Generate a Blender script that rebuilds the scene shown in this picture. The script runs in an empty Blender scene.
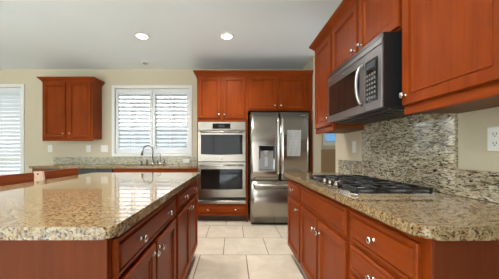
import bpy, bmesh, math, random
from mathutils import Vector, Matrix
random.seed(7)
PI = math.pi
S = bpy.context.scene
C = S.collection

# ------------------------------------------------------------------ camera, world, exposure
F_PX, VX, VY, CAM_H = 240.0, 233.0, 152.0, 1.14
cd = bpy.data.cameras.new('camera'); cam = bpy.data.objects.new('camera', cd); C.objects.link(cam)
cam.location = (0, 0, CAM_H); cam.rotation_euler = (PI/2, 0, 0)
cd.sensor_width = 36; cd.lens = F_PX/499*36
cd.shift_x = (249.5-VX)/499; cd.shift_y = (VY-139.5)/499
cd.clip_start = 0.02
S.camera = cam
S.view_settings.view_transform = 'Standard'
S.view_settings.look = 'None'
S.view_settings.exposure = 0.98
S.view_settings.gamma = 1.0
S.view_settings.use_curve_mapping = False
W = bpy.data.worlds.new('daylight'); S.world = W; W.use_nodes = True
bgn = W.node_tree.nodes['Background']
bgn.inputs[0].default_value = (0.93, 0.97, 1.0, 1); bgn.inputs[1].default_value = 2.6
S.cycles.max_bounces = 10; S.cycles.diffuse_bounces = 6; S.cycles.glossy_bounces = 5
S.cycles.transparent_max_bounces = 12
S.cycles.sample_clamp_indirect = 6.0
S.cycles.caustics_reflective = False; S.cycles.caustics_refractive = False

sl = bpy.data.lights.new('sun', 'SUN'); sl.energy = 40; sl.angle = .01; sl.color = (.70,.95,1.27)
sun = bpy.data.objects.new('sun', sl); C.objects.link(sun)
sun.rotation_euler = (math.radians(58), 0, math.radians(12))   # low sun from behind, through the rear glass doors
def portal(name, loc, rot, sx, sy):
    l = bpy.data.lights.new(name, 'AREA'); l.shape = 'RECTANGLE'; l.size = sx; l.size_y = sy
    l.cycles.is_portal = True
    o = bpy.data.objects.new(name, l); C.objects.link(o); o.location = loc; o.rotation_euler = rot
    return o
# room extents
XL, XR, YB, YF, ZC = -6.2, 1.20, 4.486, -4.6, 2.69
# daylight through the glass: rear sliding doors behind the camera, side window, patio door, sink window
portal('daylight_rear', (-2.4, YF+0.0, 1.25), (PI/2, 0, 0), 5.6, 2.3)
portal('daylight_side', (XL, -2.9, 1.35), (PI/2, 0, -PI/2), 2.2, 2.0)
portal('daylight_dining', (5.0, 3.25, 1.3), (PI/2, 0, PI/2), 3.5, 2.0)  # portal for the added dining side window
portal('daylight_patio', (-4.78, YB+.14, 1.2), (PI/2, 0, PI), 1.6, 2.3)
portal('daylight_sink', (-1.513, YB+.14, 1.71), (PI/2, 0, PI), 1.4, 1.2)

# ------------------------------------------------------------------ materials
def mat_new(name):
    m = bpy.data.materials.new(name); m.use_nodes = True
    nt = m.node_tree; b = nt.nodes['Principled BSDF']
    return m, nt, b
def simple(name, col, rough=.5, metal=0., **k):
    m, nt, b = mat_new(name)
    b.inputs['Base Color'].default_value = (*col, 1); b.inputs['Roughness'].default_value = rough
    b.inputs['Metallic'].default_value = metal
    for kk, v in k.items(): b.inputs[kk.replace('_', ' ')].default_value = v
    return m
def coords(nt, scale, loc=(0,0,0)):
    tc = nt.nodes.new('ShaderNodeTexCoord'); mp = nt.nodes.new('ShaderNodeMapping')
    mp.inputs['Scale'].default_value = scale; mp.inputs['Location'].default_value = loc
    nt.links.new(tc.outputs['Object'], mp.inputs['Vector'])
    return mp.outputs['Vector']
def noise(nt, vec, scale, detail=4, rough=.55, dist=0):
    n = nt.nodes.new('ShaderNodeTexNoise'); n.inputs['Scale'].default_value = scale
    n.inputs['Detail'].default_value = detail; n.inputs['Roughness'].default_value = rough
    n.inputs['Distortion'].default_value = dist
    nt.links.new(vec, n.inputs['Vector']); return n.outputs['Fac']
def ramp(nt, fac, stops, interp='LINEAR'):
    r = nt.nodes.new('ShaderNodeValToRGB'); r.color_ramp.interpolation = interp
    e = r.color_ramp.elements
    while len(e) < len(stops): e.new(.5)
    for i, (p, c) in enumerate(stops):
        e[i].position = p; e[i].color = (*c, 1) if len(c) == 3 else c
    nt.links.new(fac, r.inputs['Fac']); return r.outputs['Color']
def mix(nt, fac, a, b, mode='MIX'):
    n = nt.nodes.new('ShaderNodeMix'); n.data_type = 'RGBA'; n.blend_type = mode
    for sock, v in ((0, fac), (6, a), (7, b)):
        if hasattr(v, 'is_output') or isinstance(v, bpy.types.NodeSocket): nt.links.new(v, n.inputs[sock])
        else: n.inputs[sock].default_value = v if sock == 0 else (*v, 1)
    return n.outputs[2]
def bump(nt, b, fac, strength, dist=.002):
    bp = nt.nodes.new('ShaderNodeBump'); bp.inputs['Strength'].default_value = strength
    bp.inputs['Distance'].default_value = dist
    nt.links.new(fac, bp.inputs['Height']); nt.links.new(bp.outputs['Normal'], b.inputs['Normal'])

def wood(name, dark, mid, light, axis, rough=.40, coat=.0):
    m, nt, b = mat_new(name)
    sc = [26, 26, 26]; sc[axis] = 1.6
    v = coords(nt, sc)
    grain = noise(nt, v, 1.1, 5, .6, .8)
    big = noise(nt, coords(nt, (2.5, 2.5, 2.5)), 1.2, 2, .5)
    c1 = ramp(nt, grain, [(.28, dark), (.5, mid), (.74, light)])
    c2 = ramp(nt, big, [(.3, (.86,.84,.82)), (.7, (1.1,1.1,1.1))])
    nt.links.new(mix(nt, 1.0, c1, c2, 'MULTIPLY'), b.inputs['Base Color'])
    b.inputs['Roughness'].default_value = rough
    b.inputs['Specular IOR Level'].default_value = .20; b.inputs['Specular Tint'].default_value = (1,.74,.5,1)
    b.inputs['Coat Weight'].default_value = coat; b.inputs['Coat Roughness'].default_value = .18
    return m
CH_D, CH_M, CH_L = (.175,.025,.0027), (.22,.035,.0034), (.255,.044,.0046)
WV = wood('cherry_vertical_grain', CH_D, CH_M, CH_L, 2)
WX = wood('cherry_grain_along_x', CH_D, CH_M, CH_L, 0)
WY = wood('cherry_grain_along_y', CH_D, CH_M, CH_L, 1)
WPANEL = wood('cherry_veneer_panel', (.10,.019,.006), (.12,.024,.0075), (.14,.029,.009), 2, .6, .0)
WTAN = wood('cabinet_underside_maple', (.12,.05,.017), (.15,.065,.023), (.18,.08,.03), 1, .5, 0)
WSTOOL = wood('stool_wood', (.12,.022,.008), (.20,.04,.012), (.27,.065,.02), 1, .25, .4)
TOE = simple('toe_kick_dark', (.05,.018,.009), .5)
GAP = simple('black_gap', (.012,.011,.010), .6)

def granite(name, stretch=(1,1,1), cols=None, rough=.05, speck=.5, scale=1.0, spec=.33):
    cols = cols or ((.13,.06,.02), (.26,.155,.065), (.33,.235,.12), (.385,.305,.185))
    m, nt, b = mat_new(name)
    v = coords(nt, stretch)
    n1 = noise(nt, v, 30*scale, 7, .68, .5)
    base = ramp(nt, n1, [(.34, cols[0]), (.45, cols[1]), (.54, cols[2]), (.68, cols[3])])
    n2 = noise(nt, coords(nt, stretch, (3.1,1.7,9.2)), 60*scale, 4, .65, .4)
    pale = ramp(nt, n2, [(.56, (0,0,0)), (.63, (1,1,1))])
    base = mix(nt, pale, base, cols[3])
    n3 = noise(nt, coords(nt, stretch, (7.3,5.1,2.2)), 70*scale, 4, .65, .4)
    t = .60-.08*speck
    spk = ramp(nt, n3, [(t, (0,0,0)), (t+.05, (1,1,1))])
    base = mix(nt, spk, base, (.04,.028,.018))
    nt.links.new(base, b.inputs['Base Color'])
    b.inputs['Roughness'].default_value = rough
    b.inputs['Specular IOR Level'].default_value = spec
    return m
GRANITE = granite('granite_worktop', speck=.8, scale=1.75)
GRANITE_SPLASH = granite('granite_splash', (1.0,.27,1.3), ((.13,.10,.055), (.33,.265,.165), (.52,.45,.32), (.66,.61,.49)), .05, .9, 1.9, .8)
GRANITE_BACK = granite('granite_back_splash', (.5,1,1.2), ((.25,.22,.14), (.42,.38,.27), (.52,.49,.38), (.60,.58,.48)), .09, .2)

def painted(name, col, bumpy=.12, rough=.6):
    m, nt, b = mat_new(name)
    v = coords(nt, (1,1,1)); n = noise(nt, v, 60, 3, .6)
    c = ramp(nt, noise(nt, v, .8, 2, .5), [(.3, tuple(x*.97 for x in col)), (.7, tuple(min(1,x*1.03) for x in col))])
    nt.links.new(c, b.inputs['Base Color']); b.inputs['Roughness'].default_value = rough
    bump(nt, b, n, bumpy, .0015)
    return m
WALLM = painted('beige_wall_paint', (.60,.525,.39))
CEILM = painted('ceiling_paint', (.80,.86,.90), .2, .7)
WHITE = simple('white_trim_paint', (.80,.80,.77), .35)
SHUT = simple('white_shutter_paint', (.78,.80,.80), .35)
PLATE = simple('white_plastic_plate', (.82,.82,.79), .3)
SLOT = simple('dark_slot', (.03,.03,.03), .5)
WAINS = painted('brown_wainscot_paint', (.34,.22,.105), .05, .5)

def tiles():
    m, nt, b = mat_new('beige_floor_tile')
    tc = nt.nodes.new('ShaderNodeTexCoord'); mp = nt.nodes.new('ShaderNodeMapping')
    mp.inputs['Location'].default_value = (-.144+.505*20, -2.66+.53*20, 0)
    nt.links.new(tc.outputs['Object'], mp.inputs['Vector'])
    br = nt.nodes.new('ShaderNodeTexBrick')
    br.offset = .5; br.offset_frequency = 2; br.squash = 1
    br.inputs['Scale'].default_value = 1; br.inputs['Brick Width'].default_value = .505
    br.inputs['Row Height'].default_value = .53; br.inputs['Mortar Size'].default_value = .0048
    br.inputs['Mortar Smooth'].default_value = .1; br.inputs['Bias'].default_value = 0
    br.inputs['Color1'].default_value = (.70,.61,.49,1); br.inputs['Color2'].default_value = (.75,.66,.54,1)
    br.inputs['Mortar'].default_value = (.22,.16,.10,1)
    nt.links.new(mp.outputs['Vector'], br.inputs['Vector'])
    v = coords(nt, (1,1,1))
    n = noise(nt, v, 4.5, 5, .6, .5)
    c = ramp(nt, n, [(.3, (.86,.82,.76)), (.7, (1.08,1.07,1.05))])
    nt.links.new(mix(nt, 1.0, br.outputs['Color'], c, 'MULTIPLY'), b.inputs['Base Color'])
    b.inputs['Roughness'].default_value = .28
    inv = nt.nodes.new('ShaderNodeMath'); inv.operation = 'SUBTRACT'; inv.inputs[0].default_value = 1
    nt.links.new(br.outputs['Fac'], inv.inputs[1])
    bump(nt, b, inv.outputs[0], .5, .003)
    return m
TILE = tiles()

def brushed(name, col, rough, axis):
    m, nt, b = mat_new(name)
    sc = [300, 300, 300]; sc[axis] = 3
    n = noise(nt, coords(nt, sc), 1, 3, .6)
    nt.links.new(ramp(nt, n, [(.3, tuple(x*.93 for x in col)), (.7, tuple(x*1.05 for x in col))]), b.inputs['Base Color'])
    b.inputs['Metallic'].default_value = 1; b.inputs['Roughness'].default_value = rough
    return m
STEEL = brushed('brushed_steel', (.30,.265,.22), .24, 0)
STEEL_V = brushed('brushed_steel_vertical', (.36,.325,.28), .24, 2)
STEEL_Y = brushed('brushed_steel_along_y', (.25,.245,.24), .33, 1)
CHROME = simple('polished_handle_steel', (.78,.76,.73), .14, 1)
NICKEL = simple('satin_nickel', (.58,.55,.50), .24, 1)
BLACKGL = simple('black_glass', (.012,.010,.009), .05, 0, Specular_IOR_Level=.2)
BLACKPL = simple('black_plastic', (.015,.015,.016), .28)
IRON = simple('cast_iron', (.018,.018,.019), .45)
GREYPL = simple('grey_plastic', (.42,.42,.41), .35)
DARKSTEEL = simple('dark_faucet_metal', (.22,.20,.18), .25, 1)
def emit(name, col, s):
    m, nt, b = mat_new(name)
    b.inputs['Base Color'].default_value = (*col, 1)
    b.inputs['Emission Color'].default_value = (*col, 1); b.inputs['Emission Strength'].default_value = s
    return m
LAMP = emit('lamp_lens', (1,.96,.88), 6)
DISP = emit('oven_display', (.015,.02,.024), .1)
def pane():
    m = bpy.data.materials.new('window_glass'); m.use_nodes = True; nt = m.node_tree; nt.nodes.clear()
    o = nt.nodes.new('ShaderNodeOutputMaterial'); mx = nt.nodes.new('ShaderNodeMixShader')
    t = nt.nodes.new('ShaderNodeBsdfTransparent'); g = nt.nodes.new('ShaderNodeBsdfGlossy'); g.inputs['Roughness'].default_value = 0.02
    f = nt.nodes.new('ShaderNodeFresnel'); f.inputs['IOR'].default_value = 1.35
    t.inputs['Color'].default_value = (.96,.97,.97,1)
    nt.links.new(f.outputs[0], mx.inputs[0]); nt.links.new(t.outputs[0], mx.inputs[1]); nt.links.new(g.outputs[0], mx.inputs[2])
    nt.links.new(mx.outputs[0], o.inputs['Surface'])
    return m
GLASS = pane()
def paper():
    m, nt, b = mat_new('printed_paper')
    v = coords(nt, (1,1,1))
    w = nt.nodes.new('ShaderNodeTexWave'); w.wave_type = 'BANDS'; w.bands_direction = 'Z'
    w.inputs['Scale'].default_value = 14; nt.links.new(v, w.inputs['Vector'])
    n = noise(nt, coords(nt, (60,60,8)), 1, 2)
    a = ramp(nt, w.outputs['Fac'], [(.62, (0,0,0)), (.72, (1,1,1))])
    d = ramp(nt, n, [(.48, (0,0,0)), (.52, (1,1,1))])
    k = mix(nt, 1.0, a, d, 'MULTIPLY')
    nt.links.new(mix(nt, k, (.88,.87,.84), (.62,.62,.61)), b.inputs['Base Color'])
    b.inputs['Roughness'].default_value = .7
    return m
PAPER = paper()
EXTW = painted('neighbour_stucco', (.55,.62,.70), .2, .9)
def louver_mat():
    m = bpy.data.materials.new('white_louver'); m.use_nodes = True; nt = m.node_tree; nt.nodes.clear()
    o = nt.nodes.new('ShaderNodeOutputMaterial'); mx = nt.nodes.new('ShaderNodeMixShader'); mx.inputs[0].default_value = .65
    a = nt.nodes.new('ShaderNodeBsdfDiffuse'); a.inputs[0].default_value = (.84,.85,.85,1)
    c = nt.nodes.new('ShaderNodeBsdfTranslucent'); c.inputs[0].default_value = (.84,.85,.86,1)
    nt.links.new(a.outputs[0], mx.inputs[1]); nt.links.new(c.outputs[0], mx.inputs[2]); nt.links.new(mx.outputs[0], o.inputs['Surface'])
    return m
LOUV = louver_mat()
EXTG = simple('patio_concrete', (.22,.22,.19), .9)

# ------------------------------------------------------------------ geometry helpers
def B(): return bmesh.new()
def box(bm, x0, x1, y0, y1, z0, z1, bev=0, seg=2):
    r = bmesh.ops.create_cube(bm, size=1)
    vs = r['verts']
    for v in vs:
        v.co = Vector((x0+(v.co.x+.5)*(x1-x0), y0+(v.co.y+.5)*(y1-y0), z0+(v.co.z+.5)*(z1-z0)))
    if bev:
        es = list({e for v in vs for e in v.link_edges})
        bmesh.ops.bevel(bm, geom=es, offset=bev, segments=seg, affect='EDGES', profile=.5)
    return bm
def basis(d):
    d = d.normalized(); a = Vector((0,0,1)) if abs(d.z) < .9 else Vector((1,0,0))
    u = d.cross(a).normalized(); return u, d.cross(u).normalized()
def lathe(bm, o, axis, prof, seg=20):
    o = Vector(o); axis = Vector(axis).normalized(); u, w = basis(axis)
    rings = []
    for r, t in prof:
        if r < 1e-6: rings.append([bm.verts.new(o+axis*t)])
        else: rings.append([bm.verts.new(o+axis*t+(u*math.cos(2*PI*i/seg)+w*math.sin(2*PI*i/seg))*r) for i in range(seg)])
    for a, b in zip(rings, rings[1:]):
        for i in range(seg):
            j = (i+1) % seg
            if len(a) == 1 and len(b) == 1: continue
            if len(a) == 1: f = [a[0], b[i], b[j]]
            elif len(b) == 1: f = [a[i], b[0], a[j]]
            else: f = [a[i], b[i], b[j], a[j]]
            bm.faces.new(f).smooth = True
    for ring, rev in ((rings[0], False), (rings[-1], True)):
        if len(ring) > 2: bm.faces.new(ring if not rev else ring[::-1])
    return bm
def cyl(bm, p0, p1, r, r1=None, seg=16):
    p0, p1 = Vector(p0), Vector(p1)
    return lathe(bm, p0, p1-p0, [(r, 0), (r if r1 is None else r1, (p1-p0).length)], seg)
def tube(bm, pts, r, seg=12):
    pts = [Vector(p) for p in pts]; rings = []
    u = None
    for i, p in enumerate(pts):
        d = (pts[min(i+1, len(pts)-1)]-pts[max(i-1, 0)]).normalized()
        if u is None: u, w = basis(d)
        else:
            u = (u-d*u.dot(d)).normalized(); w = d.cross(u)
        rr = r[i] if isinstance(r, (list, tuple)) else r
        rings.append([bm.verts.new(p+(u*math.cos(2*PI*k/seg)+w*math.sin(2*PI*k/seg))*rr) for k in range(seg)])
    for a, b in zip(rings, rings[1:]):
        for k in range(seg):
            bm.faces.new([a[k], a[(k+1)%seg], b[(k+1)%seg], b[k]]).smooth = True
    bm.faces.new(rings[0][::-1]); bm.faces.new(rings[-1])
    return bm
def prism(bm, pts, z0, z1, bev=0, seg=3, verts_only_top=False):
    lo = [bm.verts.new((x, y, z0)) for x, y in pts]; hi = [bm.verts.new((x, y, z1)) for x, y in pts]
    n = len(pts)
    fs = [bm.faces.new(lo[::-1]), bm.faces.new(hi)]
    for i in range(n): fs.append(bm.faces.new([lo[i], lo[(i+1)%n], hi[(i+1)%n], hi[i]]))
    if bev:
        es = list(fs[0].edges)+list(fs[1].edges)
        bmesh.ops.bevel(bm, geom=es, offset=bev, segments=seg, affect='EDGES', profile=.5)
    return bm
def rrect(x0, x1, y0, y1, rs, n=6):
    """rounded rectangle, rs = radii for (x0y0, x1y0, x1y1, x0y1)"""
    out = []
    for (cx, cy, sx, sy, a0), r in zip(((x0,y0,1,1,PI), (x1,y0,-1,1,1.5*PI), (x1,y1,-1,-1,0), (x0,y1,1,-1,.5*PI)), rs):
        if r <= 0: out.append((cx, cy)); continue
        for i in range(n+1):
            a = a0+i*PI/2/n
            out.append((cx+sx*r+r*math.cos(a), cy+sy*r+r*math.sin(a)))
    return out
AX = {'-y': (Vector((1,0,0)), Vector((0,-1,0))), '-x': (Vector((0,-1,0)), Vector((-1,0,0))), '+x': (Vector((0,1,0)), Vector((1,0,0)))}
def pt(face, plane, a, z, out=0):
    U, N = AX[face]
    if face == '-y': return Vector((a, plane-out, z))
    if face == '-x': return Vector((plane-out, a, z))
    return Vector((plane+out, a, z))
def panel(bm, face, plane, a0, a1, z0, z1, prof):
    if face == '-x': a0, a1 = max(a0,a1), min(a0,a1)
    s = 1 if a1 > a0 else -1
    rings = []
    for ins, out in prof:
        rings.append([bm.verts.new(pt(face, plane, a, z, out)) for a, z in
                      ((a0+s*ins, z0+ins), (a1-s*ins, z0+ins), (a1-s*ins, z1-ins), (a0+s*ins, z1-ins))])
    bm.faces.new(rings[0][::-1])
    for r, q in zip(rings, rings[1:]):
        for i in range(4): bm.faces.new([r[i], r[(i+1)%4], q[(i+1)%4], q[i]])
    bm.faces.new(rings[-1])
    return bm
DOOR = [(0,0),(0,.016),(.003,.020),(.046,.020),(.050,.009),(.053,.009),(.056,.0125),(.060,.0125),(.066,.007)]
DRAW = [(0,0),(0,.012),(.004,.0165),(.015,.0165),(.018,.0105),(.022,.0105),(.027,.020),(.029,.0205)]
def obox(bm, face, plane, a0, a1, z0, z1, o0, o1, bev=0, seg=2):
    p, q = pt(face, plane, a0, z0, o0), pt(face, plane, a1, z1, o1)
    return box(bm, min(p.x,q.x), max(p.x,q.x), min(p.y,q.y), max(p.y,q.y), min(p.z,q.z), max(p.z,q.z), bev, seg)
def wloc(o):
    v = Vector((0,0,0))
    while o: v += o.location; o = o.parent
    return v
def obj(name, bm, m, parent=None, loc=None):
    bmesh.ops.recalc_face_normals(bm, faces=bm.faces[:])
    base = wloc(parent) if parent else Vector(loc or (0,0,0))
    for v in bm.verts: v.co -= base
    me = bpy.data.meshes.new(name); bm.to_mesh(me); bm.free()
    me.materials.append(m)
    o = bpy.data.objects.new(name, me); C.objects.link(o)
    if parent: o.parent = parent
    else: o.location = base
    return o
def tag(o, label, cat, group=None, kind=None):
    o['label'] = label; o['category'] = cat
    if group: o['group'] = group
    if kind: o['kind'] = kind
    return o
def thing(name, label, cat, loc, group=None):
    o = bpy.data.objects.new(name, None); C.objects.link(o); o.location = loc
    o.empty_display_size = .1
    return tag(o, label, cat, group)
def struct(name, bm, m, parent=None, loc=None):
    o = obj(name, bm, m, parent, loc); o['kind'] = 'structure'; return o
def knob(parent, face, plane, a, z, out=.02):
    U, N = AX[face]
    bm = lathe(B(), pt(face, plane, a, z, out), N, [(.009,0),(.009,.002),(.0055,.004),(.005,.013),(.012,.017),(.0155,.021),(.0155,.024),(.011,.028),(0,.0295)], 18)
    return obj('knob', bm, NICKEL, parent)
def door(parent, face, plane, a0, a1, z0, z1, ka=None, kz=None, m=None):
    d = obj('door', panel(B(), face, plane, a0, a1, z0, z1, DOOR), m or WV, parent)
    if ka is not None: knob(d, face, plane, ka, kz)
    return d
def drawer(parent, face, plane, a0, a1, z0, z1, ks=(), m=None):
    d = obj('drawer', panel(B(), face, plane, a0, a1, z0, z1, DRAW), m or (WX if face == '-y' else WY), parent)
    for k in ks: knob(d, face, plane, k, (z0+z1)/2)
    return d
CROWN = [(0,0),(.008,0),(.010,.016),(.020,.022),(.030,.038),(.048,.052),(.052,.060),(.056,.062),(.056,.075),(0,.075)]
def crown(parent, pts, z0, side, m, prof=CROWN):
    """moulding swept along an open xy path, 'side' = +1/-1 for which side is outward (left/right of travel)"""
    bm = B(); P = [Vector((x,y)) for x,y in pts]; rings = []
    for i, p in enumerate(P):
        ds = []
        if i > 0: ds.append((P[i]-P[i-1]).normalized())
        if i < len(P)-1: ds.append((P[i+1]-P[i]).normalized())
        ns = [Vector((-d.y, d.x))*side for d in ds]
        n = ns[0] if len(ns) == 1 else (ns[0]+ns[1])/(1+ns[0].dot(ns[1]))
        rings.append([bm.verts.new((p.x+n.x*o, p.y+n.y*o, z0+z)) for o, z in prof])
    k = len(prof)
    for a, b in zip(rings, rings[1:]):
        for i in range(k): bm.faces.new([a[i], a[(i+1)%k], b[(i+1)%k], b[i]])
    bm.faces.new(rings[0]); bm.faces.new(rings[-1][::-1])
    return obj('crown_molding', bm, m, parent)
def wall_holes(axis, c0, c1, a0, a1, z0, z1, holes):
    """wall slab between c0..c1 on its thin axis, spanning a0..a1, with rectangular holes (a0,a1,z0,z1)"""
    bm = B()
    A = sorted({a0, a1, *[h[0] for h in holes], *[h[1] for h in holes]})
    Z = sorted({z0, z1, *[h[2] for h in holes], *[h[3] for h in holes]})
    for i in range(len(A)-1):
        z = 0
        runs = []
        for j in range(len(Z)-1):
            am, zm = (A[i]+A[i+1])/2, (Z[j]+Z[j+1])/2
            if any(h[0] < am < h[1] and h[2] < zm < h[3] for h in holes): continue
            if runs and runs[-1][1] == Z[j]: runs[-1][1] = Z[j+1]
            else: runs.append([Z[j], Z[j+1]])
        for q in runs:
            if axis == 'y': box(bm, A[i], A[i+1], c0, c1, q[0], q[1])
            else: box(bm, c0, c1, A[i], A[i+1], q[0], q[1])
    return bm

# ------------------------------------------------------------------ the setting
struct('floor', box(B(), XL-.15, 5.2, YF-.15, 6.7, -.08, 0), TILE)
struct('ceiling', box(B(), XL-.15, 5.2, YF-.15, 6.7, ZC, ZC+.1), CEILM)
T = .13
WIN = (-2.205, -.82, 1.11, 2.325)          # kitchen window opening
PAT = (-5.65, -3.945, 0.0, 2.35)           # patio door opening
DWIN = (2.50, 3.9, 1.39, 2.25)             # dining window
struct('wall_back', wall_holes('y', YB, YB+T, XL-.15, 1.42, 0, ZC, [WIN, (PAT[0], PAT[1], -.01, PAT[3])]), WALLM)
struct('wall_right', box(B(), XR, XR+.12, YF, 2.81, 0, ZC), WALLM)
struct('wall_stub', box(B(), 1.293, 1.42, 3.87, YB, 0, ZC), WALLM)
struct('wall_left', wall_holes('x', XL-.15, XL, YF, YB, 0, ZC, [(-4.0, -1.8, .35, 2.35)]), WALLM)
struct('wall_front', wall_holes('y', YF-.15, YF, XL-.15, XR+.12, 0, ZC, [(-5.2, .4, -.01, 2.4)]), WALLM)
struct('wall_dining_far', wall_holes('y', 6.5, 6.63, 1.29, 5.1, 0, ZC, [DWIN]), WALLM)
struct('wall_dining_side', wall_holes('x', 5.0, 5.13, .4, 6.5, 0, ZC, [(1.5, 5.0, .3, 2.35)]), WALLM)
struct('wall_dining_near', box(B(), 1.32, 5.0, .4, .53, 0, ZC), WALLM)
struct('wall_dining_left', box(B(), 1.29, 1.42, YB+T, 6.5, 0, ZC), WALLM)
struct('light_blocking_partition', box(B(), .40, XR, -1.6, -.14, 0, ZC), WPANEL)  # unseen block added to keep light off the right-hand end panel
# dining room wainscot below a rail
b = B(); box(b, 1.42, 4.98, 6.478, 6.5, 0, 1.17); box(b, 1.42, 4.98, 6.46, 6.5, 1.17, 1.21, .006)
struct('trim_1', b, WAINS)

def casing(bm, x0, x1, z0, z1, y, w=.055, t=.022, bottom=True):
    box(bm, x0-w, x0, y-t, y, z0-(w if bottom else 0), z1+w, .004)
    box(bm, x1, x1+w, y-t, y, z0-(w if bottom else 0), z1+w, .004)
    box(bm, x0, x1, y-t, y, z1, z1+w, .004)
    if bottom: box(bm, x0, x1, y-t, y, z0-w, z0, .004)
    return bm
w1 = struct('window_1', casing(B(), *WIN[:2], *WIN[2:], YB), WHITE)
b = B(); yy = YB+.085
for x0, x1 in ((WIN[0], -1.535), (-1.49, WIN[1])):
    box(b, x0, x0+.035, yy, yy+.03, WIN[2], WIN[3]); box(b, x1-.035, x1, yy, yy+.03, WIN[2], WIN[3])
    box(b, x0, x1, yy, yy+.03, WIN[2], WIN[2]+.035); box(b, x0, x1, yy, yy+.03, WIN[3]-.035, WIN[3])
    cx = (x0+x1)/2-(.06 if x0 < -2 else -.03); box(b, cx-.009, cx+.009, yy+.012, yy+.02, WIN[2], WIN[3])
box(b, -1.535, -1.49, yy-.01, yy+.04, WIN[2], WIN[3])
struct('window_frame', b, WHITE, w1)
struct('window_glass', box(B(), WIN[0], WIN[1], yy+.021, yy+.025, WIN[2], WIN[3]), GLASS, w1)
d1 = struct('door_1', casing(B(), PAT[0], PAT[1], 0, PAT[3], YB, .055, .022, False), WHITE)
b = B()
pm = (PAT[0]+PAT[1])/2
for x0, x1 in ((PAT[0], pm+.03), (pm-.03, PAT[1])):
    y0 = YB+.07 if x0 == PAT[0] else YB+.095
    box(b, x0, x0+.06, y0, y0+.025, 0, PAT[3]); box(b, x1-.06, x1, y0, y0+.025, 0, PAT[3])
    box(b, x0, x1, y0, y0+.025, 0, .09); box(b, x0, x1, y0, y0+.025, PAT[3]-.06, PAT[3])
struct('door_frame', b, WHITE, d1)
struct('door_glass', box(B(), PAT[0], PAT[1], YB+.1, YB+.104, .02, PAT[3]), GLASS, d1)
w2 = struct('window_2', casing(B(), DWIN[0], DWIN[1], DWIN[2], DWIN[3], 6.5, .07, .02), WHITE)
b = B(); box(b, 3.2, 3.26, 6.55, 6.6, DWIN[2], DWIN[3]); box(b, DWIN[0], DWIN[1], 6.55, 6.6, 1.40, 1.44)
struct('window_frame', b, WHITE, w2)
struct('window_glass', box(B(), DWIN[0], DWIN[1], 6.58, 6.584, DWIN[2], DWIN[3]), GLASS, w2)
b = B()
for i in range(4):
    y = 1.54+i*3.42/3; box(b, 5.05, 5.1, y-.04, y+.04, .3, 2.35)
w4 = struct('added_side_window', b, WHITE)  # unseen side window added to brighten the dining room
struct('window_glass', box(B(), 5.07, 5.075, 1.5, 5.0, .31, 2.34), GLASS, w4)
# glazing behind and left of the camera
b = B()
for i in range(5):
    x = -5.2+i*1.4; box(b, x-.04, x+.04, YF-.1, YF-.05, 0, 2.4)
box(b, -5.2, .4, YF-.1, YF-.05, 2.32, 2.4); box(b, -5.2, .4, YF-.1, YF-.05, 0, .08)
d2 = struct('door_2', b, WHITE)
struct('door_glass', box(B(), -5.2, .4, YF-.08, YF-.075, .05, 2.38), GLASS, d2)
b = B()
for i in range(4):
    y = -4.0+i*2.2/3; box(b, XL-.1, XL-.05, y-.04, y+.04, .35, 2.35)
box(b, XL-.1, XL-.05, -4.0, -1.8, 2.27, 2.35); box(b, XL-.1, XL-.05, -4.0, -1.8, .35, .43)
w3 = struct('window_3', b, WHITE)
struct('window_glass', box(B(), XL-.08, XL-.075, -4.0, -1.8, .36, 2.34), GLASS, w3)
# outdoors
struct('garden_wall', box(B(), -6.4, 9, 9, 9.2, -.1, 2.04), EXTW)
struct('blue_backdrop', box(B(), 2.6, 9, 8.5, 8.6, -.1, 3.2), simple('blue_backdrop_colour', (.10,.22,.36), .8))  # added blue sheet outdoors, gives the dining window its blue
struct('ground', box(B(), -30, 30, 6.7, 30, -.2, -.1), EXTG)
struct('sun_blocker_above', box(B(), XL-.15, 5.2, YF-.15, 6.7, ZC+.11, 6.0), EXTW)  # unseen mass added above the ceiling to shade the garden wall from the sun
# baseboards
struct('baseboard_back', box(B(), -3.89, -3.34, YB-.014, YB, 0, .1, .003), WHITE)
struct('baseboard_right', box(B(), XR-.014, XR, YF, .7, 0, .1, .003), WHITE)

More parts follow.
